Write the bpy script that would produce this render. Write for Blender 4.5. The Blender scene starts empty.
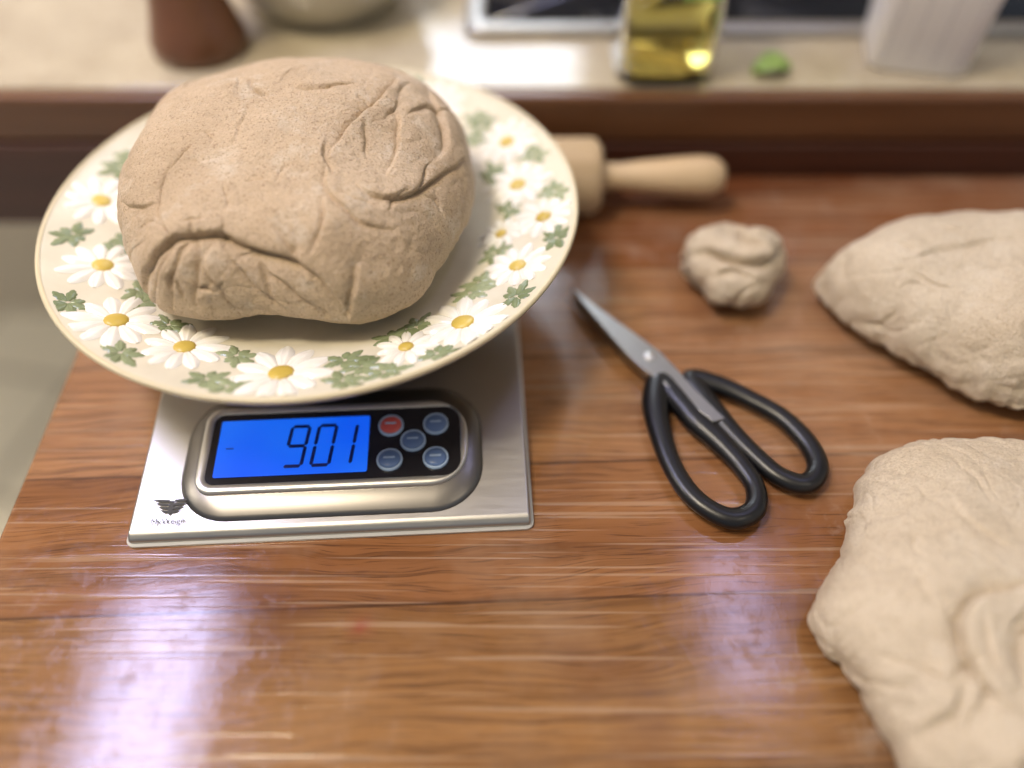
import bpy, math, random
import numpy as np
from mathutils import Vector, Matrix, noise
random.seed(3)
scene = bpy.context.scene
scene.view_settings.view_transform = 'Standard'
scene.view_settings.look = 'None'

# ------------------------------------------------------------------ helpers
def new_mat(name, color=(.8,.8,.8), rough=.5, metal=0.0, **kw):
    m = bpy.data.materials.new(name); m.use_nodes = True
    b = m.node_tree.nodes['Principled BSDF']
    b.inputs['Base Color'].default_value = (*color, 1)
    b.inputs['Roughness'].default_value = rough
    b.inputs['Metallic'].default_value = metal
    for k, v in kw.items():
        b.inputs[k.replace('_', ' ')].default_value = v
    return m
class NT:
    def __init__(s, m):
        s.t = m.node_tree; s.b = s.t.nodes['Principled BSDF']
        s.co = s.t.nodes.new('ShaderNodeTexCoord').outputs['Object']
    def n(s, typ, ins=None, **props):
        x = s.t.nodes.new(typ)
        for k, v in props.items(): setattr(x, k, v)
        for k, v in (ins or {}).items():
            if isinstance(v, bpy.types.NodeSocket): s.t.links.new(v, x.inputs[k])
            else: x.inputs[k].default_value = v
        return x
    def math(s, op, a, b=0.0, c=0.0):
        return s.n('ShaderNodeMath', {0: a, 1: b, 2: c}, operation=op).outputs[0]
    def mapping(s, scale=(1,1,1), rot=(0,0,0), loc=(0,0,0), vec=None):
        return s.n('ShaderNodeMapping', {'Vector': vec or s.co, 'Scale': scale, 'Rotation': rot, 'Location': loc}).outputs[0]
    def noise(s, vec, scale=5.0, detail=4.0, rough=.5, dist=0.0):
        return s.n('ShaderNodeTexNoise', {'Vector': vec, 'Scale': scale, 'Detail': detail, 'Roughness': rough, 'Distortion': dist}).outputs[0]
    def ramp(s, fac, stops):
        r = s.n('ShaderNodeValToRGB', {'Fac': fac}); e = r.color_ramp.elements
        while len(e) < len(stops): e.new(.5)
        for i, (p, c) in enumerate(stops):
            e[i].position = p; e[i].color = (*c, 1) if len(c) == 3 else c
        return r.outputs[0]
    def mix(s, fac, a, b, mode='MIX'):
        x = s.t.nodes.new('ShaderNodeMix'); x.data_type = 'RGBA'; x.blend_type = mode
        for sock, v in ((x.inputs[0], fac), (x.inputs[6], a), (x.inputs[7], b)):
            if isinstance(v, bpy.types.NodeSocket): s.t.links.new(v, sock)
            elif isinstance(v, (int, float)): sock.default_value = v
            else: sock.default_value = (*v, 1)
        return x.outputs[2]
    def bump(s, h, strength=.3, dist=.001, prev=None):
        d = {'Height': h, 'Strength': strength, 'Distance': dist}
        if prev: d['Normal'] = prev
        return s.n('ShaderNodeBump', d).outputs[0]
    def set(s, k, v): s.t.links.new(v, s.b.inputs[k])
G = lambda v: (v, v, v)

def group(name, c=(0,0,0), rotz=0.0):
    e = bpy.data.objects.new(name, None); e.empty_display_size = .03
    e.location = c; e.rotation_euler = (0, 0, rotz)
    scene.collection.objects.link(e); e['c'] = list(c)
    return e
def link(o, parent=None, local=False):
    scene.collection.objects.link(o)
    if parent:
        o.parent = parent
        if not local: o.matrix_parent_inverse = Matrix.Translation(-Vector(parent['c']))
    return o
def mesh_obj(name, verts, faces, mat, parent=None, smooth=True, local=False, bevel=0, subsurf=0):
    me = bpy.data.meshes.new(name); me.from_pydata([tuple(v) for v in verts], [], faces); me.validate()
    if smooth: me.polygons.foreach_set('use_smooth', [True]*len(me.polygons))
    me.materials.append(mat); me.update()
    o = bpy.data.objects.new(name, me)
    if bevel:
        b = o.modifiers.new('b', 'BEVEL'); b.width = bevel; b.segments = 3; b.limit_method = 'ANGLE'
        b.harden_normals = True
    if subsurf:
        q = o.modifiers.new('s', 'SUBSURF'); q.levels = q.render_levels = subsurf
    return link(o, parent, local)
def box_data(x0,y0,z0,x1,y1,z1):
    v = [(x0,y0,z0),(x1,y0,z0),(x1,y1,z0),(x0,y1,z0),(x0,y0,z1),(x1,y0,z1),(x1,y1,z1),(x0,y1,z1)]
    f = [(0,3,2,1),(4,5,6,7),(0,1,5,4),(1,2,6,5),(2,3,7,6),(3,0,4,7)]
    return v, f
def boxes(name, lst, mat, parent=None, bevel=0, **k):
    V, F = [], []
    for b in lst:
        v, f = box_data(*b); n = len(V); V += v; F += [tuple(i+n for i in q) for q in f]
    return mesh_obj(name, V, F, mat, parent, smooth=bool(bevel), bevel=bevel, **k)
def lathe(name, prof, c, mat, parent=None, seg=64, axis='Z', local=False, closed=False):
    V, F = [], []
    n = len(prof)
    for i in range(seg):
        a = 2*math.pi*i/seg
        for r, z in prof:
            p = (r*math.cos(a), r*math.sin(a), z)
            if axis == 'X': p = (p[2], p[0], p[1])
            V.append((c[0]+p[0], c[1]+p[1], c[2]+p[2]))
    for i in range(seg):
        j = (i+1) % seg
        for k in range(n-1):
            F.append((i*n+k, j*n+k, j*n+k+1, i*n+k+1))
    o = mesh_obj(name, V, F, mat, parent, local=local)
    return o
def rrect(x0,y0,x1,y1,r,n=8,r2=None):
    r2 = r if r2 is None else r2   # r2: right corner radius
    pts = []
    for cx, cy, a0, rr in ((x1-r2,y0+r2,-90,r2),(x1-r2,y1-r2,0,r2),(x0+r,y1-r,90,r),(x0+r,y0+r,180,r)):
        for i in range(n+1):
            a = math.radians(a0+90*i/n); pts.append((cx+rr*math.cos(a), cy+rr*math.sin(a)))
    return pts
def loft(name, loops, mat, parent=None, cap0=True, cap1=True, local=False, smooth=True, bevel=0):
    n = len(loops[0]); V = [p for l in loops for p in l]; F = []
    for k in range(len(loops)-1):
        for i in range(n):
            j = (i+1) % n; F.append((k*n+i, k*n+j, (k+1)*n+j, (k+1)*n+i))
    if cap0: F.append(tuple(reversed(range(n))))
    if cap1: F.append(tuple(range((len(loops)-1)*n, len(loops)*n)))
    return mesh_obj(name, V, F, mat, parent, smooth=smooth, local=local, bevel=bevel)
def tube(name, pts, radii, mat, parent=None, cyclic=False, flat=1.0, zc=0.0, seg=14, sub=8, local=False):
    P = [Vector(p) for p in pts]; n = len(P); Q = []; R = []
    rng = n if cyclic else n-1
    for i in range(rng):
        g = (lambda k: P[k % n]) if cyclic else (lambda k: P[max(0, min(n-1, k))])
        gr = (lambda k: radii[k % n]) if cyclic else (lambda k: radii[max(0, min(n-1, k))])
        for s in range(sub):
            t = s/sub
            p0,p1,p2,p3 = g(i-1),g(i),g(i+1),g(i+2)
            Q.append(.5*((2*p1)+(p2-p0)*t+(2*p0-5*p1+4*p2-p3)*t*t+(3*p1-p0-3*p2+p3)*t**3)); R.append(gr(i)*(1-t)+gr(i+1)*t)
    if not cyclic: Q.append(P[-1]); R.append(radii[-1])
    m = len(Q); V, F = [], []
    for i in range(m):
        d = (Q[(i+1) % m]-Q[i-1]) if cyclic else (Q[min(m-1,i+1)]-Q[max(0,i-1)])
        d.normalize(); side = d.cross(Vector((0,0,1))).normalized(); up = side.cross(d)
        for k in range(seg):
            a = 2*math.pi*k/seg
            V.append(Q[i]+side*(R[i]*math.cos(a))+up*(R[i]*flat*math.sin(a)))
    for i in range(m if cyclic else m-1):
        j = (i+1) % m
        for k in range(seg):
            l = (k+1) % seg; F.append((i*seg+k, i*seg+l, j*seg+l, j*seg+k))
    if not cyclic:
        F.append(tuple(range(seg))); F.append(tuple(reversed(range((m-1)*seg, m*seg))))
    return mesh_obj(name, V, F, mat, parent, local=local)

# ------------------------------------------------------------------ materials
def wood_table():
    m = new_mat('table_wood', rough=.3); t = NT(m)
    v = t.mapping(rot=(0,0,math.radians(-2.2)))
    sx = t.n('ShaderNodeSeparateXYZ', {0: v})
    x, y = sx.outputs[0], sx.outputs[1]
    q = t.math('DIVIDE', t.math('ADD', y, .0), .074)
    idx = t.math('FLOOR', q); fr = t.math('FRACT', q)
    tone = t.math('DIVIDE', t.math('ADD', idx, 3.5), 10.0)
    warp = t.math('MULTIPLY', t.noise(t.mapping(scale=(3,8,1)), 1.5, 3), .045)
    comb = t.n('ShaderNodeCombineXYZ', {0: x, 1: t.math('ADD', y, warp), 2: t.math('MULTIPLY', idx, 3.7)}).outputs[0]
    g1 = t.noise(t.mapping(scale=(1.3,18,1), vec=comb), 1.6, 3, .5, .5)
    g2 = t.noise(t.mapping(scale=(6,420,1), vec=comb), 1.0, 3, .6, .3)
    g3 = t.noise(t.mapping(scale=(40,1500,1), vec=comb), 1.0, 2, .5)
    reg = t.noise(t.mapping(scale=(1,1.6,1), loc=(.3,0,0)), 5, 3, .5)
    base = t.n('ShaderNodeValToRGB', {'Fac': tone}); base.color_ramp.interpolation = 'CONSTANT'
    cols = [(0,(.19,.085,.031)),(.3,(.215,.102,.036)),(.4,(.230,.112,.040)),(.5,(.240,.106,.040)),(.6,(.305,.150,.066)),(.7,(.32,.160,.073)),(.8,(.215,.084,.033)),(.9,(.17,.060,.024))]
    e = base.color_ramp.elements
    while len(e) < len(cols): e.new(.5)
    for i,(p,c) in enumerate(cols): e[i].position = p; e[i].color = (*c,1)
    base = base.outputs[0]
    c = t.mix(t.ramp(g1, [(.3,G(0)),(.7,G(1))]), t.mix(1.0, base, (.76,.68,.62), 'MULTIPLY'), t.mix(1.0, base, (1.2,1.22,1.22), 'MULTIPLY'))
    l2 = t.math('MULTIPLY', t.ramp(g2, [(.38,G(.65)),(.54,G(0))]), t.ramp(reg, [(.38,G(1)),(.60,G(.3))]))
    c = t.mix(l2, c, (.080,.032,.012))
    c = t.mix(t.ramp(g3, [(.34,G(.55)),(.42,G(0))]), c, (.05,.02,.01))
    seam = t.ramp(fr, [(0,G(1)),(.014,G(.9)),(.024,G(0))])
    c = t.mix(t.math('MULTIPLY', seam, .75), c, (.035,.014,.007))
    cloud = t.noise(t.mapping(scale=(1,1.3,1)), 8, 5, .62)
    c = t.mix(t.ramp(cloud, [(.48,G(0)),(.74,G(.34))]), c, (.44,.31,.21))
    blot = t.noise(t.mapping(loc=(2,1,0)), 11, 4, .55)
    c = t.mix(t.ramp(blot, [(.54,G(0)),(.70,G(.42))]), c, (.11,.038,.02))
    scr = None
    for k, (ang, sc) in enumerate(((.5,300),(1.25,260),(-.7,330),(2.0,280))):
        nz = t.noise(t.mapping(scale=(5,sc,1), rot=(0,0,ang), loc=(k*3.1,k,0)), 1.0, 1, .4)
        r = t.ramp(nz, [(.67,G(0)),(.71,G(1))])
        scr = r if scr is None else t.math('MAXIMUM', scr, r)
    c = t.mix(t.math('MULTIPLY', scr, .34), c, (.45,.31,.20))
    fl = t.noise(t.mapping(scale=(1,1,1), loc=(5,2,0)), 24, 6, .7)
    flm = t.math('MULTIPLY', t.ramp(fl, [(.58,G(0)),(.72,G(.30))]), t.ramp(t.noise(t.mapping(loc=(1,7,0)), 4, 2), [(.45,G(0)),(.6,G(1))]))
    c = t.mix(flm, c, (.58,.50,.42))
    # old berry stain
    st = t.n('ShaderNodeVectorMath', {0: t.co, 1: (-.067,.137,0)}, operation='DISTANCE').outputs['Value']
    c = t.mix(t.ramp(t.math('ADD', st, t.math('MULTIPLY', t.noise(t.co, 160, 3), .006)), [(.003,G(.5)),(.009,G(0))]), c, (.26,.03,.03))
    t.set('Base Color', c)
    sm = t.noise(t.mapping(scale=(1,1,1)), 90, 7, .8)
    t.set('Roughness', t.ramp(sm, [(.40,G(.08)),(.52,G(.13)),(.66,G(.26))]))
    nb = t.bump(g2, .07, .0004)
    nb = t.bump(t.noise(t.mapping(scale=(1,1.3,1)), 320, 4, .65), .07, .0004, nb)
    nb = t.bump(scr, .12, -.0004, nb)
    t.set('Normal', nb)
    t.b.inputs['IOR'].default_value = 1.48
    return m
def wood_simple(name, c1, c2, rough=.4, scale=(3,60,60), coat=0):
    m = new_mat(name, rough=rough); t = NT(m)
    g = t.noise(t.mapping(scale=scale), 1, 5, .6, .4)
    t.set('Base Color', t.ramp(g, [(.3,c1),(.7,c2)])); t.set('Normal', t.bump(g, .15, .0005))
    t.b.inputs['Coat Weight'].default_value = coat
    return m
def dough_mat(name, c1, c2, speck=.5, rough=.5, wr=1.0, dk=.25):
    m = new_mat(name, rough=rough); t = NT(m)
    a = t.noise(t.co, 26, 5, .6); f = t.noise(t.co, 1100, 3, .6); s = t.noise(t.co, 900, 2, .5); big = t.noise(t.co, 14, 4)
    st = t.noise(t.mapping(scale=(1,1,1)), 75, 5, .68, 1.2)
    c = t.mix(t.ramp(a, [(.3,G(0)),(.7,G(1))]), c1, c2)
    c = t.mix(t.ramp(st, [(.36,G(.4)),(.50,G(0))]), c, tuple(k*.76 for k in c1))
    flo = t.noise(t.mapping(loc=(3,3,3)), 48, 6, .72)
    c = t.mix(t.ramp(flo, [(.54,G(0)),(.66,G(.4))]), c, (.76,.68,.55))
    c = t.mix(t.ramp(s, [(.59,G(0)),(.65,G(speck))]), c, (.23,.13,.06))
    c = t.mix(t.ramp(f, [(.4,G(dk)),(.6,G(0))]), c, (.36,.26,.16))
    t.set('Base Color', c)
    t.set('Roughness', t.ramp(big, [(.38,G(rough-.14)),(.62,G(rough+.2))]))
    n = t.bump(f, .55, .0006); n = t.bump(t.noise(t.mapping(scale=(1,1,1)), 330, 5, .74), .8*wr, .0018, n)
    n = t.bump(st, .35*wr, .0028, n)
    w = t.noise(t.mapping(scale=(1,3.2,1.6), rot=(0,0,.5)), 60, 5, .66, 1.6)
    n = t.bump(w, .28*wr, .0028, n)
    t.set('Normal', n)
    t.b.inputs['Subsurface Weight'].default_value = .03
    t.b.inputs['Subsurface Radius'].default_value = (.008,.007,.005)
    t.b.inputs['Subsurface Scale'].default_value = .2
    return m
def steel(name, col=(.62,.61,.6), rough=.3, aniso=(60,500,60), bs=.03):
    m = new_mat(name, col, rough, 1.0); t = NT(m)
    g = t.noise(t.mapping(scale=aniso), 1, 3, .6)
    t.set('Roughness', t.ramp(g, [(.3,G(rough-.04)),(.7,G(rough+.05))])); t.set('Normal', t.bump(g, bs, .0003))
    return m
def counter_mat():
    m = new_mat('counter_laminate', rough=.25); t = NT(m)
    a = t.noise(t.co, 9, 5, .6); s = t.noise(t.co, 260, 2, .5)
    c = t.mix(t.ramp(a, [(.35,G(0)),(.7,G(1))]), (.54,.47,.34), (.36,.30,.21))
    c = t.mix(t.ramp(s, [(.55,G(0)),(.68,G(.4))]), c, (.30,.23,.15))
    t.set('Base Color', c); t.set('Roughness', t.ramp(a, [(.3,G(.07)),(.7,G(.14))]))
    t.b.inputs['IOR'].default_value = 1.7
    return m
def tile_mat():
    m = new_mat('floor_tile', rough=.45); t = NT(m)
    br = t.n('ShaderNodeTexBrick', {'Vector': t.mapping(rot=(0,0,.2)), 'Scale': 1.0, 'Color1': (.80,.75,.63,1), 'Color2': (.76,.71,.60,1),
             'Mortar': (.40,.37,.31,1), 'Mortar Size': .008, 'Brick Width': .25, 'Row Height': .25}, offset=0.0).outputs[0]
    n = t.noise(t.co, 6, 4); t.set('Base Color', t.mix(.15, br, t.ramp(n, [(.3,(.5,.47,.42)),(.7,(.85,.8,.68))])))
    return m
def ceramic(name, c1, c2, rough=.14):
    m = new_mat(name, rough=rough); t = NT(m)
    n = t.noise(t.co, 25, 4, .6); t.set('Base Color', t.ramp(n, [(.35,c1),(.65,c2)]))
    t.set('Normal', t.bump(t.noise(t.co, 120, 3), .08, .0006))
    return m
M_table = wood_table()
M_dark = wood_simple('dark_trim_wood', (.085,.034,.014), (.16,.070,.030), .3, (3,60,90))
M_red = wood_simple('reddish_cabinet_wood', (.035,.010,.005), (.07,.020,.009), .4, (3,60,90))
M_pin = wood_simple('pale_beech', (.50,.36,.20), (.62,.46,.28), .4, (6,90,90))
M_mill = wood_simple('turned_brown_wood', (.10,.038,.016), (.19,.075,.03), .35, (30,30,4), .3)
M_doughA = dough_mat('wholemeal_dough', (.53,.39,.245), (.63,.48,.32), .6, .58, 1.1, .32)
M_doughB = dough_mat('pale_dough', (.62,.51,.365), (.71,.61,.465), .3, .5, 1.0, .24)
M_steel = steel('brushed_steel', (.46,.445,.415), .38, (60,500,60), .008)
M_pod = steel('satin_grey_metal', (.19,.18,.17), .36, (3,3,3))
M_bezel = new_mat('silver_bezel', (.58,.57,.54), .34, .8)
M_black = new_mat('black_gloss_panel', (.012,.012,.016), .15)
M_blackpl = new_mat('black_plastic', (.005,.005,.006), .32)
t = NT(M_blackpl); t.set('Normal', t.bump(t.noise(t.co, 900, 2), .12, .0003))
M_counter = counter_mat(); M_tile = tile_mat()
M_wall = new_mat('wall_paint', (.62,.54,.42), .8); t = NT(M_wall); t.set('Normal', t.bump(t.noise(t.co, 120, 3), .2, .001))
M_ceil = new_mat('ceiling_paint', (.75,.71,.64), .9); t = NT(M_ceil); t.set('Normal', t.bump(t.noise(t.co, 90, 3), .2, .001))
M_white = new_mat('white_plastic', (.86,.83,.81), .4)
M_plate = ceramic('cream_glaze', (.62,.57,.44), (.71,.66,.53))
M_petal = ceramic('white_petal_glaze', (.78,.75,.67), (.86,.83,.76), .18)
M_yellow = ceramic('yellow_center_glaze', (.50,.36,.06), (.66,.50,.12), .3)
M_green = ceramic('green_leaf_glaze', (.15,.19,.09), (.31,.35,.20), .2)
M_bowl = ceramic('bowl_glaze', (.45,.42,.33), (.55,.51,.40))
M_glassblk = new_mat('cooktop_glass', (.008,.009,.014), .06)

# ------------------------------------------------------------------ room (z measured from the table top; everything shifted to the floor at the end)
FZ = -.78; CE = 1.62; CT = .060; CY = .477
boxes('floor', [(-3,-2,FZ-.05,2.5,3,FZ)], M_tile)
boxes('ceiling', [(-3,-2,CE,2.5,1.17,CE+.05)], M_ceil)
WX0, WX1, WZ0, WZ1 = -.20, .13, .28, 1.30
boxes('wall_back', [(WX1,1.12,FZ,2.5,1.17,CE),(WX0,1.12,FZ,WX1,1.17,WZ0),(WX0,1.12,WZ1,WX1,1.17,CE),(-3,1.12,FZ,WX0,1.17,CE)], M_wall)
fr = .03
boxes('window_1', [(WX0,1.10,WZ0,WX0+fr,1.16,WZ1),(WX1-fr,1.10,WZ0,WX1,1.16,WZ1),(WX0+fr,1.10,WZ0,WX1-fr,1.16,WZ0+fr),(WX0+fr,1.10,WZ1-fr,WX1-fr,1.16,WZ1),
                   (WX0+fr,1.11,.80,WX1-fr,1.15,.82)], M_white, bevel=.003)

# kitchen counter
g = group('kitchen_counter', (0,.8,0))
boxes('countertop', [(-1.1,CY+.012,CT-.030,1.4,1.118,CT)], M_counter, g, bevel=.002)
boxes('wood_edge', [(-1.1,CY,CT-.034,1.4,CY+.012,CT-.001)], M_dark, g, bevel=.003)
boxes('apron', [(-1.1,CY-.002,-.045,1.4,CY+.025,CT-.036)], M_red, g, bevel=.002)
boxes('cabinet_body', [(-.36,CY+.026,FZ,1.4,1.10,CT-.030)], M_red, g, bevel=.003)

# table
g = group('wooden_table', (.25,.15,0))
TH = .035
sl = math.tan(math.radians(3))
def tx(y): return -.247 - (y-.185)*sl
y0, y1 = -.22, CY-.003
vv = [(tx(y0),y0,-TH),(1.0,y0,-TH),(1.0,y1,-TH),(tx(y1),y1,-TH),(tx(y0),y0,0),(1.0,y0,0),(1.0,y1,0),(tx(y1),y1,0)]
mesh_obj('tabletop', vv, box_data(0,0,0,1,1,1)[1], M_table, g, bevel=.003)
M_leg = wood_simple('table_leg_wood', (.22,.09,.035), (.34,.15,.06), .4, (60,60,3))
for i, (lx, ly) in enumerate(((-.19,-.17),(.93,-.17),(-.20,.42),(.93,.42))):
    loft(f'leg_{i+1}', [[(lx+a*s, ly+b*s, z) for a, b in rrect(-.03,-.03,.03,.03,.006,3)] for z, s in ((FZ,.7),(-.2,1),(-TH,1))], M_leg, g)
boxes('table_apron', [(-.18,-.185,-.11,.92,-.165,-TH),(-.20,.41,-.11,.92,.43,-TH),(-.205,-.16,-.11,-.19,.41,-TH),(.93,-.16,-.11,.945,.41,-TH)], M_leg, g)

# ------------------------------------------------------------------ kitchen scale (local frame)
SC = (-.1816,.1764,0)
S = group('kitchen_scale', SC, math.radians(3.0))
W, D = .191, .212
def bt(y): return .006 + .009*min(1, max(0, y)/.085)
prof = [(0,.001),(0,.004),(.003,.0065)] + [(y, bt(y)) for y in (.02,.04,.06,.085)] + [(D-.006,.015),(D,.012),(D,.001)]
n = len(prof); V = [(0,y,z) for y,z in prof]+[(W,y,z) for y,z in prof]
F = [(i,(i+1)%n,n+(i+1)%n,n+i) for i in range(n)]+[tuple(reversed(range(n))), tuple(range(n,2*n))]
mesh_obj('steel_body', V, F, M_steel, S, local=True, bevel=.0018)
M_base = new_mat('clear_base_rim', (.62,.60,.55), .25)
loft('base_rim', [[(x,y,z) for x,y in rrect(-.0015,-.0015,W+.0015,D+.0015,.004,4)] for z in (0,.0018)], M_base, S, local=True)
def zf(y): return .0118 + .10*(y-.01)
def fx(x): return .0305+(x-.030)*.945
DY = .0022
def tl(pts, w): return [(fx(x), y+DY, zf(y)+w) for x, y in pts]
base = rrect(.0190,.0050,.1705,.080,.027,10); mid = rrect(.0225,.0090,.1665,.0755,.023,10); top = rrect(.0285,.0165,.1685,.0645,.012,10,.018)
loft('display_pod', [[(x,y,bt(y)-.001) for x,y in base], [(x,y,bt(y)+.0016) for x,y in mid], tl(top,-.001)], M_pod, S, local=True)
o_ = rrect(.0285,.0165,.1690,.0645,.009,10,.020); i_ = rrect(.0335,.0210,.1650,.0605,.005,10,.009)
o2 = rrect(.0293,.0173,.1682,.0637,.008,10,.019); i2 = rrect(.0328,.0203,.1657,.0613,.006,10,.010)
loft('bezel', [tl(o_,-.003), tl(o_,.0008), tl(o2,.0015), tl(i2,.0015), tl(i_,.0008)], M_bezel, S, cap0=False, cap1=False, local=True)
mesh_obj('black_panel', tl(rrect(.033,.0205,.1655,.0610,.006,10,.010), .0009), [tuple(range(44))], M_black, S, local=True, smooth=False)
M_lcd = new_mat('blue_backlit_lcd', (.01,.03,.3), .2); t = NT(M_lcd)
gx = t.noise(t.co, 14, 2)
t.set('Emission Color', t.ramp(gx, [(.3,(.0,.09,.90)),(.7,(.01,.17,.95))])); t.b.inputs['Emission Strength'].default_value = .85
LX0,LX1,LY0,LY1 = .0375,.1165,.0245,.0565
mesh_obj('lcd_screen', tl(rrect(LX0,LY0,LX1,LY1,.001,2), .0013), [tuple(range(12))], M_lcd, S, local=True, smooth=False)
M_seg = new_mat('lcd_segment', (.0,.01,.16), .4)
V, F = [], []
def seg(pts):
    n = len(V); V.extend(tl(pts, .0016)); F.append(tuple(range(n, n+len(pts))))
def digit(x, y, w, h, on):
    k = .00095; sh = lambda px, py: (x+px+py*.12, y+py)
    def bar(x0,y0,x1,y1):
        if abs(x1-x0) > abs(y1-y0): seg([sh(x0+k,y0-k),sh(x1-k,y0-k),sh(x1-.2*k,y0),sh(x1-k,y0+k),sh(x0+k,y0+k),sh(x0+.2*k,y0)])
        else: seg([sh(x0-k,y0+k),sh(x0,y0+.2*k),sh(x0+k,y0+k),sh(x0+k,y1-k),sh(x0,y1-.2*k),sh(x0-k,y1-k)])
    d = {'a':(0,h,w,h),'b':(w,h/2,w,h),'c':(w,0,w,h/2),'d':(0,0,w,0),'e':(0,0,0,h/2),'f':(0,h/2,0,h),'g':(0,h/2,w,h/2)}
    for c in on: bar(*d[c])
digit(.0730,.0290,.0092,.0225,'abcdfg'); digit(.0873,.0290,.0092,.0225,'abcdef'); digit(.0990,.0290,.0085,.0225,'bc')
seg([(.042,.040),(.046,.040),(.046,.0407),(.042,.0407)])
mesh_obj('lcd_digits', V, F, M_seg, S, local=True, smooth=False)
M_btn = new_mat('button_blue', (.10,.17,.36), .35); M_btr = new_mat('button_red', (.60,.10,.09), .35); M_ring = new_mat('button_ring', (.36,.48,.68), .3)
for i, (bx, by, mt) in enumerate(((.1280,.0500,M_btr),(.1520,.0500,M_btn),(.1400,.0408,M_btn),(.1280,.0305,M_btn),(.1520,.0305,M_btn))):
    z = zf(by)-.0009; bx = fx(bx); by += DY
    lathe(f'button_ring_{i+1}', [(.0064,.0015),(.0064,.0030),(.0056,.0032),(.0053,.002)], (bx,by,z), M_ring, S, 32, local=True)
    lathe(f'button_{i+1}', [(.0055,.002),(.0052,.0032),(.0036,.0038),(.00001,.0041)], (bx,by,z), mt, S, 32, local=True)
    mesh_obj(f'button_mark_{i+1}', [(bx-.0028,by-.0006,z+.0044),(bx+.0028,by-.0006,z+.0044),(bx+.0028,by+.0006,z+.0044),(bx-.0028,by+.0006,z+.0044)], [(0,1,2,3)], M_ring, S, local=True, smooth=False)
# winged logo
V, F = [], []
def poly(pts):
    n = len(V); V.extend([(x,y,bt(y)+.0008) for x,y in pts]); F.append(tuple(range(n, n+len(pts))))
lx, ly = .0185,.0155
M_logo = new_mat('logo_ink', (.03,.03,.03), .6)
for s in (-1, 1):
    for k in range(4):
        yy = ly+.0032-.0019*k; L = .0100-.0017*k
        q4 = [(lx+s*.0012,yy-.0008),(lx+s*L*.6,yy-.0006),(lx+s*L,yy+.0009),(lx+s*L*.55,yy+.0007),(lx+s*.0012,yy+.0005)]
        poly(q4 if s > 0 else q4[::-1])
poly([(lx-.0013,ly-.003),(lx,ly-.0045),(lx+.0013,ly-.003),(lx+.0011,ly+.003),(lx-.0011,ly+.003)])
mesh_obj('wing_logo', V, F, M_logo, S, local=True, smooth=False)
tc = bpy.data.curves.new('logo_text', 'FONT'); tc.body = 'MyWeigh'; tc.size = .0042; tc.align_x = 'CENTER'; tc.materials.append(M_logo)
to = bpy.data.objects.new('logo_text', tc); to.location = (lx, ly-.0090, bt(ly-.009)+.0010); to.rotation_euler = (math.atan(.11),0,0); link(to, S, True)
px_, py_ = .0855, .156
lathe('platform', [(.00001,.014),(.03,.014),(.03,.044),(.068,.044),(.07,.046),(.07,.0495),(.068,.051),(.00001,.051)], (px_,py_,0), M_pod, S, 64, local=True)

# ------------------------------------------------------------------ decorated plate
PC = (-.105,.342,.0515); R0 = .1405
P = group('daisy_dinner_plate', PC)
tp = [(0.00001,.004),(.07,.004),(.083,.0055),(.092,.0095),(.105,.0145),(.12,.019),(.133,.0237),(.1375,.0262),(.1398,.0268)]
pr = tp + [(.1405,.0256),(.1398,.0236),(.133,.0185),(.12,.0138),(.105,.0088),(.093,.0045),(.084,.0010),(.078,0),(.073,0),(.071,.0018),(.00001,.0018)]
lathe('plate_body', pr, PC, M_plate, P, 128)
def pz(r): return float(np.interp(r, [a for a,_ in tp], [b for _,b in tp]))
M_rimline = new_mat('tan_rim_line', (.60,.52,.34), .3)
lathe('rim_line', [(.1380,.0266),(.1388,.0271),(.1400,.02695),(.1407,.0256),(.1400,.0244)], PC, M_rimline, P, 128)
def petal_shape(cx, cy, ang, r_in, r_out, w, hgt, V, F, lobes=False, ns=9, nw=4):
    n0 = len(V)
    for i in range(ns+1):
        s = i/ns; rr = r_in+(r_out-r_in)*s
        if lobes: ww = w*(math.sin(math.pi*min(.98,max(.02,s)))**.6)*(1-.35*abs(math.sin(3.2*math.pi*s)))
        else: ww = w*(math.sin(math.pi*(.06+.9*s**1.25))**.6)
        for j in range(-nw, nw+1):
            q = j/nw; lx = rr; ly = q*ww
            x = cx+lx*math.cos(ang)-ly*math.sin(ang); y = cy+lx*math.sin(ang)+ly*math.cos(ang)
            r = math.hypot(x,y)
            if r > .1365: x *= .1365/r; y *= .1365/r; r = .1365
            z = pz(r)+.0001+hgt*(1-q*q)*(math.sin(math.pi*(.1+.85*s))) - (hgt*.35 if (j == 0 and 0 < i < ns) else 0)
            V.append((PC[0]+x, PC[1]+y, PC[2]+z))
    k = 2*nw+1
    for i in range(ns):
        for j in range(k-1): F.append((n0+i*k+j, n0+i*k+j+1, n0+(i+1)*k+j+1, n0+(i+1)*k+j))
daisies = [(177,.120,.019),(203,.112,.020),(226,.118,.0215),(245,.110,.020),(271,.1175,.0235),(313.4,.119,.0225),(299,.116,.015),(337,.117,.018),(356,.122,.017),
           (352,.100,.013),(13,.111,.019),(32,.120,.018),(62,.118,.020),(78,.116,.018),(100,.118,.020),(128,.118,.019),(148,.115,.018)]
PV,PF,CV,CF,GV,GF = [],[],[],[],[],[]
rnd = random.Random(5)
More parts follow.
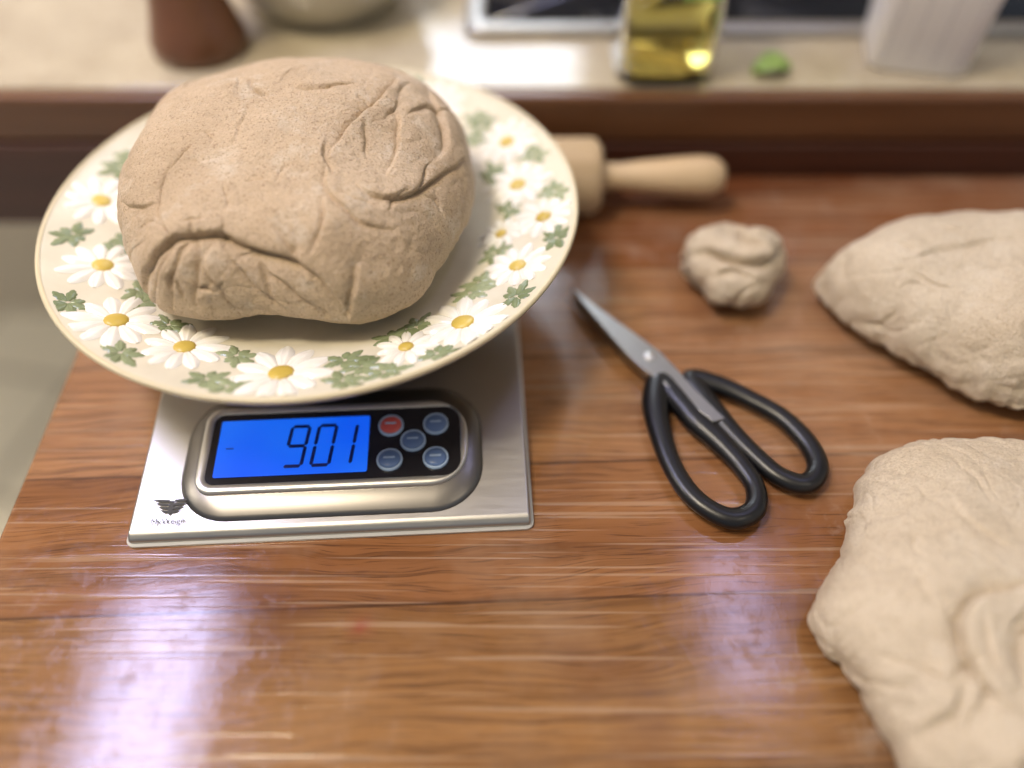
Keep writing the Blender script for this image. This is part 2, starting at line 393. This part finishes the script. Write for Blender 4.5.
for th, r, s in daisies:
    a = math.radians(th); cx, cy = r*math.cos(a), r*math.sin(a); np_ = 11; off = rnd.random()
    for k in range(np_):
        petal_shape(cx, cy, 2*math.pi*(k+off)/np_, s*.2, s*(.88+.18*rnd.random()), s*.185, .0020, PV, PF)
    n0 = len(CV); rr = s*.25
    for i in range(7):
        f = i/6*math.pi/2
        for j in range(16):
            b = 2*math.pi*j/16; x = cx+rr*math.cos(f)*math.cos(b); y = cy+rr*math.cos(f)*math.sin(b)
            CV.append((PC[0]+x, PC[1]+y, PC[2]+pz(math.hypot(x,y))+.0006+.0018*math.sin(f)))
    for i in range(6):
        for j in range(16): CF.append((n0+i*16+j, n0+i*16+(j+1)%16, n0+(i+1)*16+(j+1)%16, n0+(i+1)*16+j))
leaves = [(165,.110),(163,.124),(171,.104),(191,.126),(190,.101),(195,.106),(216,.100),(221,.103),(216,.131),(237,.130),(234,.102),(257,.127),(258,.106),(262,.130),(284,.129),(285,.112),(288,.120),(292,.130),(303,.131),(305,.103),(298,.103),(324,.104),(326,.129),(329,.103),
          (347,.131),(343,.100),(4,.104),(5,.129),(22,.127),(22,.102),(40,.112),(45,.122),(52,.108),(70,.128),(88,.112),(112,.118),(118,.108),(138,.125),(157,.108),(158,.124)]
for th, r in leaves:
    a = math.radians(th); cx, cy = r*math.cos(a), r*math.sin(a); b0 = a+math.pi/2+rnd.uniform(-.8,.8)
    for q, L in ((0,1.2),(.75,.9),(-.75,.9),(1.5,.6),(-1.5,.6),(math.pi-.4,.9),(math.pi+.4,.9)):
        petal_shape(cx, cy, b0+q, .001, .0115*L, .0030, .0009, GV, GF, lobes=True)
mesh_obj('petals', PV, PF, M_petal, P); mesh_obj('flower_centers', CV, CF, M_yellow, P); mesh_obj('leaves', GV, GF, M_green, P)

# ------------------------------------------------------------------ dough
def smooth_outline(ol, th):
    a = np.array([p[0] for p in ol], float); r = np.array([p[1] for p in ol], float)
    i = np.argsort(a); a = a[i]; r = r[i]
    A = np.concatenate([a-360, a, a+360]); Rr = np.concatenate([r, r, r])
    d = np.degrees(th); v = np.interp(d, A, Rr)
    k = np.hanning(max(5, len(th)//22)); k /= k.sum(); m = len(k)
    return np.convolve(np.concatenate([v[-m:], v, v[:m]]), k, 'same')[m:-m]
def cracks(seed, n, box, L=(.008,.022), A=.0020, w=.0008, B=.0010, ang=(0, math.pi)):
    r = random.Random(seed); out = []
    for _ in range(n):
        x, y = r.uniform(box[0],box[2]), r.uniform(box[1],box[3]); l = r.uniform(*L); a = r.uniform(*ang)
        pts = [(x,y)]
        for k in range(4):
            a += r.uniform(-.6,.6); x += l/4*math.cos(a); y += l/4*math.sin(a); pts.append((x,y))
        f = r.uniform(.5,1.2); out.append((pts, A*f, w*r.uniform(.8,1.5), B*f*r.uniform(.3,1.3)))
    return out
def dough(name, c, outline, h, mat, seed=0, creases=(), alpha=45, zc=.04, amps=(.006,.0025,.0006), nt=420, npz=200, z0=.32, flat=(.8,.85), edge=.0, top=None, wrinkle=1.0, tuck=0.0):
    th = np.linspace(0, 2*np.pi, nt, endpoint=False); ph = np.linspace(.012, np.pi*.93, npz)
    R = smooth_outline(outline, th)
    sn = np.sin(ph)**flat[0]; cs = np.cos(ph)
    if tuck: sn = sn*(1-tuck*np.clip(-cs/.5, 0, 1))     # the underside draws in (plate well)
    csz = np.sign(cs)*np.abs(cs)**flat[1]
    zz = np.where(cs > 0, z0*h+(1-z0)*h*csz, z0*h*(1+csz))
    Rm = np.repeat(R[None,:], npz, 0)
    if edge:   # ragged hem that only affects the skirt
        e = np.array([noise.noise(Vector((math.cos(a)*4, math.sin(a)*4, seed*3.1)))+.6*noise.noise(Vector((math.cos(a)*11, math.sin(a)*11, seed*1.1)))+.2*noise.noise(Vector((math.cos(a)*30, math.sin(a)*30, seed*2.1))) for a in th])
        wgt = np.clip((ph-1.0)/.9, 0, 1)**1.5
        Rm = Rm*(1+edge*np.outer(wgt, e))
    X = sn[:,None]*Rm*np.cos(th); Y = sn[:,None]*Rm*np.sin(th); Z = np.repeat(zz[:,None], nt, 1)
    if top: Z = Z*(1+top[0]*X/.1+top[1]*Y/.1)
    def normals(X,Y,Z):
        def dt(A): return np.roll(A,-1,1)-np.roll(A,1,1)
        def dp(A): return np.gradient(A, axis=0)
        a = np.stack([dt(X),dt(Y),dt(Z)],-1); b = np.stack([dp(X),dp(Y),dp(Z)],-1)
        N = np.cross(b, a); return N/(np.linalg.norm(N,axis=-1,keepdims=True)+1e-12)
    N = normals(X,Y,Z)
    flatP = np.stack([X,Y,Z],-1).reshape(-1,3); D = np.empty(len(flatP)); WA = np.empty(len(flatP)); WB = np.empty(len(flatP))
    o = Vector((seed*1.7, seed*.3, seed)); o2 = Vector((5.5,seed*2.3,1)); nn = noise.noise
    for i, p in enumerate(flatP.tolist()):
        v = Vector(p); w1 = nn(v*28+o2); w2 = nn(v*28-o2)
        WA[i] = w1+.35*nn(v*110+o2); WB[i] = w2+.35*nn(v*110-o2)
        vw = v+Vector((w1*.010, w2*.010, w1*.006))
        rid = 1-abs(nn(Vector((vw.x*26, vw.y*44, vw.z*30))-o))*5
        rid2 = 1-abs(nn(Vector((vw.x*70, vw.y*55, vw.z*60))+o))*4.5
        side = .35+.9*max(0, 1-p[2]/(h*.9))
        rg = .3+1.3*nn(v*20+o2*3)          # some regions rough, some stretched smooth
        D[i] = amps[0]*nn(v*17+o)+amps[1]*(.7*nn(v*42+o) - wrinkle*side*(.8*max(0,rid)**2 + .5*max(0,rid2)**2)) + amps[2]*(nn(v*150+o)+max(.1,rg)*(1.0*nn(v*330+o)+.7*(.4-abs(nn(v*210-o)))))
    D = D.reshape(X.shape); WA = WA.reshape(X.shape); WB = WB.reshape(X.shape)
    al = math.radians(alpha); a = X+.0036*WA; b = Y*math.sin(al)+(Z-zc)*math.cos(al)+.0036*WB
    mask = np.clip((-N[...,1]*math.cos(al)+N[...,2]*math.sin(al))*3, 0, 1)
    for pts, A, w, B in creases:
        PP = []; m = len(pts)
        for i in range(m-1):
            p0,p1,p2,p3 = [np.array(pts[max(0,min(m-1,k))]) for k in (i-1,i,i+1,i+2)]
            for s in range(4):
                u = s/4; PP.append(.5*((2*p1)+(p2-p0)*u+(2*p0-5*p1+4*p2-p3)*u*u+(3*p1-p0-3*p2+p3)*u**3))
        PP.append(np.array(pts[-1])); PA = np.array(PP); mg = 12*w
        sel = np.nonzero((a > PA[:,0].min()-mg)&(a < PA[:,0].max()+mg)&(b > PA[:,1].min()-mg)&(b < PA[:,1].max()+mg)&(mask > 0))
        if len(sel[0]) == 0: continue
        aa, bb = a[sel], b[sel]
        best = np.full(aa.shape, 1e9); sg = np.zeros(aa.shape); ll = np.zeros(aa.shape); L = 0
        for p, q in zip(PP[:-1], PP[1:]):
            d = q-p; l = np.hypot(*d)+1e-9; d = d/l
            ra, rb = aa-p[0], bb-p[1]; s = np.clip(ra*d[0]+rb*d[1], 0, l)
            ex, ey = ra-s*d[0], rb-s*d[1]; dist = np.hypot(ex, ey); cr = d[0]*rb-d[1]*ra
            k = dist < best; best = np.where(k, dist, best); sg = np.where(k, np.sign(cr), sg); ll = np.where(k, L+s, ll); L += l
        fade = np.clip(np.minimum(ll, L-ll)/(.35*L), 0, 1)**.8
        fade = fade*np.clip(1.4-best/(8*w), 0, 1)
        sd = best*sg
        D[sel] += mask[sel]*fade*(-A*np.exp(-np.abs(sd+.5*w)/w)+B*(.5+.5*np.tanh(sd/(.35*w)))*np.exp(-np.maximum(sd,0)/(4.5*w)))
    X = X+N[...,0]*D; Y = Y+N[...,1]*D; Z = np.maximum(Z+N[...,2]*D, 0.0)
    V = np.stack([X+c[0],Y+c[1],Z+c[2]],-1).reshape(-1,3).tolist(); F = []
    for i in range(npz-1):
        for j in range(nt):
            k = (j+1) % nt; F.append((i*nt+j,(i+1)*nt+j,(i+1)*nt+k,i*nt+k))
    V.append([float(X[0].mean()+c[0]), float(Y[0].mean()+c[1]), float(Z[0].mean()+c[2])]); tI = len(V)-1
    for j in range(nt): F.append((tI, j, (j+1) % nt))
    F.append(tuple(reversed([(npz-1)*nt+j for j in range(nt)])))
    return mesh_obj(name, V, F, mat)
def sk(pts, ox, oy, s): return [((x-ox)*s, (oy-y)*s) for x, y in pts]
A_ = lambda p: sk(p, 299, 163, .0005)
crA = [(A_([(176,318),(186,278),(212,250),(258,240),(300,256),(340,272),(372,312)]), .005,.0024,.0038),
       (A_([(222,252),(203,282),(193,316)]), .0022,.0014,.0020),(A_([(240,250),(220,280),(212,315)]), .0018,.0012,.0016),(A_([(262,250),(245,275),(234,312)]), .0022,.0014,.0018),
       (A_([(275,258),(292,285),(322,318)]), .0020,.0014,.0018),(A_([(300,265),(318,288),(350,312)]), .0020,.0014,.0016),(A_([(250,262),(262,290),(270,318)]), .0018,.0012,.0014),
       (A_([(224,150),(204,182),(197,212),(206,232)]), .0042,.0013,.0024),
       (A_([(404,70),(388,105),(360,150),(348,175)]), .0026,.0015,.0032),
       (A_([(348,175),(352,200),(384,232),(415,236)]), .0022,.0013,.0020),
       (A_([(372,190),(404,206),(436,190),(468,150)]), .0030,.0016,.0026),
       (A_([(430,84),(450,120),(446,165)]), .0032,.0018,.0028),
       (A_([(402,115),(412,150),(404,180)]), .0018,.0014,.0024),
       (A_([(255,78),(268,100),(296,112)]), .0020,.0009,.0014),
       (A_([(296,100),(330,104),(362,92)]), .0016,.0009,.0014),
       (A_([(380,262),(372,292),(368,318)]), .0022,.0014,.0018),
       (A_([(352,205),(352,235),(340,262)]), .0020,.0012,.0018),
       (A_([(140,205),(170,212),(196,210)]), .0014,.0012,.0014)]
crA += cracks(11, 20, (-.085,-.055,.06,.05), A=.0016, w=.0007) + cracks(12, 7, (.03,-.03,.085,.045), (.012,.03), .0020,.0009,.0014, (1.0,2.2)) + cracks(13, 12, (-.06,-.075,.03,-.045), (.008,.02), .0020,.0009,.0013, (.9,2.2))
dough('bread_dough', (-.110,.3405,.0562), [(0,.087),(30,.093),(60,.091),(90,.087),(120,.096),(150,.099),(180,.092),(210,.090),(237,.097),(265,.088),(296,.098),(310,.097),(325,.091),(340,.089)],
      .074, M_doughA, 1, crA, 43, .044, (.007,.0025,.00032), 860, 430, z0=.32, flat=(.58,.80), top=(-.03,.02), wrinkle=.45, tuck=.13)
C_ = lambda p: sk(p, 1103, 620, .000398)
crC = [(C_([(1070,572),(1020,578),(975,590),(955,622),(962,668),(990,705)]), .005,.0022,.0045),
       (C_([(1060,600),(1020,612),(1000,640),(1005,690)]), .0035,.002,.003),(C_([(1060,640),(1030,655),(1020,690)]), .003,.002,.0025),
       (C_([(978,600),(975,640),(985,670)]), .002,.0014,.0015),
       (C_([(925,705),(955,675),(962,650)]), .002,.002,.002),(C_([(890,715),(925,690),(945,655)]), .002,.002,.003),
       (C_([(950,760),(985,725),(1040,712)]), .003,.003,.004),(C_([(1000,470),(1010,510),(1040,540)]), .001,.002,.0015)]
crC += cracks(21, 18, (-.10,-.07,.0,.09), (.015,.04), .0012,.0010,.0008, (1.0,2.6)) + cracks(22, 12, (-.10,-.06,-.03,.0), (.01,.03), .0018,.0010,.0012)
dough('bread_dough', (.233,.123,0), [(0,.11),(45,.11),(80,.104),(100,.109),(111,.110),(120,.107),(132,.101),(145,.097),(158,.096),(169,.101),(178,.100),(188,.093),(200,.094),(210,.101),(222,.106),(240,.105),(270,.10),(315,.105)],
      .044, M_doughB, 4, crC, 67, .03, (.006,.0023,.00028), 720, 340, z0=.2, flat=(.7,.75), edge=.07, wrinkle=.6)
B_ = lambda p: sk(p, 950, 292, .00055)
crB = [(B_([(935,325),(945,358),(972,388),(1000,402)]), .005,.003,.004),(B_([(938,322),(975,325),(1030,352)]), .003,.003,.004),(B_([(840,268),(900,250),(960,238)]), .0012,.003,.002),
       (B_([(980,220),(1000,238),(1030,246)]), .003,.0025,.002)]
crB += cracks(31, 14, (-.08,-.05,.05,.04), (.012,.035), .0015,.0012,.0010, (-.8,.6))
dough('bread_dough', (.268,.322,0), [(0,.085),(40,.066),(75,.054),(117,.057),(148,.074),(165,.090),(180,.086),(200,.070),(225,.061),(244,.064),(262,.075),(285,.076),(315,.085)],
      .062, M_doughB, 7, crB, 48, .03, (.008,.0025,.00028), 520, 260, z0=.25, flat=(.8,.85), edge=.06, wrinkle=.55)
D_ = lambda p: sk(p, 733, 272, .00059)
crD = [(D_([(682,262),(705,254),(735,270),(765,266),(788,245)]), .008,.003,.006),(D_([(752,222),(742,245),(760,266)]), .005,.002,.004),(D_([(712,238),(735,228),(755,240)]), .003,.002,.002),(D_([(700,290),(725,280),(750,290)]), .003,.002,.003)]
crD += cracks(41, 6, (-.03,-.02,.03,.02), (.006,.015), .0018,.0010,.0012)
dough('dough_scrap', (.132,.3550,0), [(0,.032),(30,.034),(60,.028),(90,.031),(120,.030),(150,.034),(180,.033),(215,.029),(240,.031),(270,.030),(300,.032),(330,.028)], .042, M_doughB, 9, crD, 42, .021, (.011,.003,.0003), 300, 160, z0=.4, flat=(.85,.95), edge=.10)

# ------------------------------------------------------------------ scissors
SS = group('scissors', (.09,.27,0))
tip, piv = Vector((.0345,.342)), Vector((.0765,.2865))
d = (piv-tip).normalized(); nrm = Vector((-d.y, d.x))
def blade(name, z0, z1, rot, side, mat):
    c, s = math.cos(rot), math.sin(rot)
    top = [(0,0),(.018,.0036),(.04,.0068),(.060,.0092),(.074,.0090),(.085,.0074),(.105,.0056),(.122,.0042)]
    bot = [(.124,-.0022),(.10,-.0036),(.085,-.0058),(.069,-.0070),(.05,-.0050),(.025,-.0020)]
    V = []
    for z in (z0, z1):
        for l, w in top+bot:
            q = d*(l-.069)+nrm*(w*side); q = Vector((q.x*c-q.y*s, q.x*s+q.y*c)); V.append((piv.x+q.x, piv.y+q.y, z))
    n = len(top+bot); F = [(i,(i+1)%n,n+(i+1)%n,n+i) for i in range(n)]+[tuple(reversed(range(n))), tuple(range(n,2*n))]
    return mesh_obj(name, V, F, mat, SS, smooth=False, bevel=.0004)
M_blade = steel('blade_steel', (.36,.355,.34), .36, (30,30,30))
blade('blade_1', .0030, .0060, math.radians(1.2), 1, M_blade); blade('blade_2', .0062, .0125, math.radians(-1.2), -1, M_blade)
lathe('pivot_screw', [(.0036,.0115),(.0036,.0129),(.0030,.0134),(.00001,.0135)], (piv.x,piv.y,0), M_bezel, SS, 32)
L1 = [(.0815,.2725),(.0765,.257),(.0770,.237),(.0805,.217),(.0873,.2005),(.0970,.1905),(.1070,.1870),(.1170,.1925),(.1195,.2050),(.1150,.2180),(.1065,.2325),(.0975,.2450),(.0895,.2600)]
tube('handle_1', [(x,y,.0072) for x,y in L1], [.0072,.0072,.0060,.0052,.0052,.0052,.0055,.0055,.0050,.0052,.0062,.0070,.0072], M_blackpl, SS, True, .80)
L2 = [(.0985,.2745),(.1125,.2705),(.1280,.2605),(.1430,.2475),(.1525,.2300),(.1530,.2150),(.1445,.2065),(.1325,.2115),(.1225,.2245),(.1145,.2375),(.1085,.2490),(.1030,.2620)]
tube('handle_2', [(x,y,.0072) for x,y in L2], [.0060,.0058,.0052,.0052,.0053,.0055,.0055,.0052,.0052,.0056,.0064,.0064], M_blackpl, SS, True, .80)

# ------------------------------------------------------------------ rolling pin
RP = group('rolling_pin', (-.05,.4393,.025))
r = .025; e = .059; ry = .4370
lathe('barrel', [(.00001,-.225),(.020,-.225),(r,-.220),(r,-.005),(.020,0),(.00001,0)], (e,ry,r), M_pin, RP, 48, 'X')
hp = [(.009,-.002),(.009,.004),(.0085,.012),(.0105,.028),(.0125,.050),(.0135,.066),(.0125,.076),(.008,.082),(.00001,.084)]
lathe('handle_right', hp, (e,ry,r), M_pin, RP, 32, 'X')
lathe('handle_left', [(a,-b) for a,b in hp], (e-.225,ry,r), M_pin, RP, 32, 'X')

# ------------------------------------------------------------------ things on the counter
lathe('pepper_mill', [(.00001,0),(.031,0),(.0335,.003),(.0335,.012),(.030,.022),(.026,.036),(.023,.052),(.022,.07),(.024,.088),(.027,.10),(.027,.108),(.022,.112),(.024,.120),(.026,.132),(.022,.145),(.012,.152),(.00001,.153)],
      (-.223,.542,CT), M_mill, None, 48)
lathe('ceramic_bowl', [(.00001,0),(.050,0),(.052,.004),(.060,.010),(.072,.028),(.078,.046),(.080,.050),(.077,.051),(.069,.030),(.052,.014),(.00001,.009)], (-.145,.622,CT), M_bowl, None, 64)
JG = group('oil_bottle', (.104,.520,CT))
M_glass = new_mat('clear_glass', (.97,.98,.94), .02, 0, Transmission_Weight=1.0, IOR=1.3)
M_oil = new_mat('yellow_oil', (.92,.74,.20), .02, 0, Transmission_Weight=1.0, IOR=1.2)
def sq(r, z, c=(.104,.520)): return [(c[0]+x, c[1]+y, CT+z) for x, y in rrect(-r,-r,r,r,r*.45,6)]
loft('glass', [sq(.030,0),sq(.033,.003),sq(.033,.12),sq(.030,.135),sq(.012,.155),sq(.012,.19),sq(.010,.19),sq(.010,.155),sq(.028,.134),sq(.031,.12),sq(.031,.008),sq(.029,.006)], M_glass, JG)
loft('oil', [sq(.0285,.0065),sq(.0305,.009),sq(.0305,.050)], M_oil, JG)
M_lab = new_mat('green_label', (.20,.38,.10), .5)
loft('label', [[(.104+x,.520-.0335,CT+z) for x,z in ((.002,.058),(.026,.058),(.028,.075),(.014,.085),(.002,.075))]], M_lab, JG, False, True)
# cooktop
CK = group('gas_cooktop', (.3,.8,CT))
loft('steel_frame', [[(x,y,CT+z) for x,y in rrect(-.035+i,.558+i,.62-i,1.03-i,.012,6)] for z,i in ((0,0),(.005,0),(.007,.002),(.007,.012),(.0055,.014))], M_steel, CK, True, False)
loft('glass_top', [[(x,y,CT+z) for x,y in rrect(-.02,.573,.605,1.015,.008,6)] for z in (.002,.006)], M_glassblk, CK)
M_ringb = new_mat('burner_ring', (.05,.05,.055), .4)
for i,(bx,by) in enumerate(((.10,.70),(.10,.90),(.48,.70),(.48,.90))):
    lathe(f'burner_{i+1}', [(.062,.006),(.062,.008),(.058,.0085),(.058,.006)], (bx,by,CT), M_ringb, CK, 48)
    lathe(f'burner_cap_{i+1}', [(.03,.006),(.03,.014),(.026,.017),(.00001,.018)], (bx,by,CT), M_ringb, CK, 32)
for i,bx in enumerate((.24,.30,.36)):
    lathe(f'knob_{i+1}', [(.015,.006),(.014,.020),(.011,.022),(.00001,.022)], (bx,.70,CT), M_ringb, CK, 32)
# white container
WG = group('white_utensil_holder', (.285,.534,CT), math.radians(-14))
def wr(w,d,z): return [(x,y,z) for x,y in rrect(-w,-d,w,d,.010,6)]
loft('holder_body', [wr(.031,.028,0),wr(.033,.030,.003),wr(.038,.034,.10),wr(.040,.036,.13),wr(.037,.033,.13),wr(.034,.030,.05),wr(.030,.026,.006)], M_white, WG, local=True)
M_dot = new_mat('grey_stitching', (.42,.39,.40), .6)
bx = []
for k in range(4):
    x = -.024+.016*k
    for j in range(22):
        z = .008+.005*j; y = -(.030+.004*(z-.003)/.097)-.0004
        bx.append((x-.0004,y,z,x+.0004,y+.001,z+.0028))
boxes('stitch_pattern', bx, M_dot, WG, local=True)
# leaf on counter
M_leaf = new_mat('fresh_leaf', (.20,.34,.06), .45); t = NT(M_leaf); t.set('Base Color', t.ramp(t.noise(t.co,200,3), [(.3,(.18,.30,.06)),(.7,(.34,.48,.13))]))
V, F = [], []
for i in range(13):
    s = i/12; w = .011*math.sin(math.pi*min(.99,max(.01,s)))**.7
    for j in range(-4,5):
        q = j/4; V.append((.166+.026*s, .505+q*w+.006*s, CT+.001+.005*math.sin(math.pi*s)+.004*q*q))
for i in range(12):
    for j in range(8): F.append((i*9+j,i*9+j+1,(i+1)*9+j+1,(i+1)*9+j))
lf = mesh_obj('basil_leaf', V, F, M_leaf); sm = lf.modifiers.new('s','SOLIDIFY'); sm.thickness = .0015; sm.offset = 1

# ------------------------------------------------------------------ lights
def area(name, loc, size, power, color, sizey=None, target=None, parent=None):
    l = bpy.data.lights.new(name, 'AREA'); l.energy = power; l.color = color
    l.shape = 'RECTANGLE'; l.size = size; l.size_y = sizey or size
    o = bpy.data.objects.new(name, l); o.location = loc; scene.collection.objects.link(o)
    if target: o.rotation_euler = (Vector(target)-Vector(loc)).to_track_quat('-Z','Y').to_euler()
    return o
M_fix = new_mat('lamp_housing', (.7,.7,.7), .5)
for nm, (cx, cy), (sx, sy), pw, colr in (('ceiling_or_added_lamp',(-.88,.60),(.25,.60),15,(.58,.60,1.0)),('ceiling_or_added_lamp',(.587,.82),(.16,.4),2.2,(.55,.57,1.0)),('ceiling_or_added_lamp',(-.60,.05),(.36,.36),22,(1.0,.86,.64)),
        ('ceiling_or_added_lamp',(.75,-.3),(.5,.5),2.5,(1.0,.87,.68)),('ceiling_or_added_lamp',(-2.0,.4),(.4,.4),20,(1.0,.90,.74))):  # last entry, far left: added lamp, put in to brighten the floor
    boxes(nm, [(cx-sx/2-.02,cy-sy/2-.02,CE-.03,cx+sx/2+.02,cy+sy/2+.02,CE)], M_fix, bevel=.004)
    area(nm+'_light', (cx,cy,CE-.035), sx, pw, colr, sy)
# daylight: bright sky to the north (behind the window), dimmer elsewhere
w = bpy.data.worlds.new('w'); scene.world = w; w.use_nodes = True
wt = w.node_tree; bg = wt.nodes['Background']
tc = wt.nodes.new('ShaderNodeTexCoord'); sp = wt.nodes.new('ShaderNodeSeparateXYZ'); wt.links.new(tc.outputs['Generated'], sp.inputs[0])
mr = wt.nodes.new('ShaderNodeMapRange'); mr.inputs[1].default_value = .3; mr.inputs[2].default_value = .7; mr.inputs[3].default_value = .34; mr.inputs[4].default_value = 6.5
wt.links.new(sp.outputs[1], mr.inputs[0]); wt.links.new(mr.outputs[0], bg.inputs[1]); bg.inputs[0].default_value = (.80,.88,1.0,1)

# ------------------------------------------------------------------ camera
cam = bpy.data.cameras.new('camera'); co = bpy.data.objects.new('camera', cam); scene.collection.objects.link(co)
co.location = (0,0,.33); co.rotation_euler = (math.radians(40),0,0)
cam.sensor_width = 36; cam.lens = 770/1024*36; cam.clip_start = .01
cam.dof.use_dof = True; cam.dof.focus_distance = .366; cam.dof.aperture_fstop = 1.3
scene.camera = co
for o in scene.objects:
    if o.parent is None: o.location.z += -FZ
bpy.context.view_layer.update()
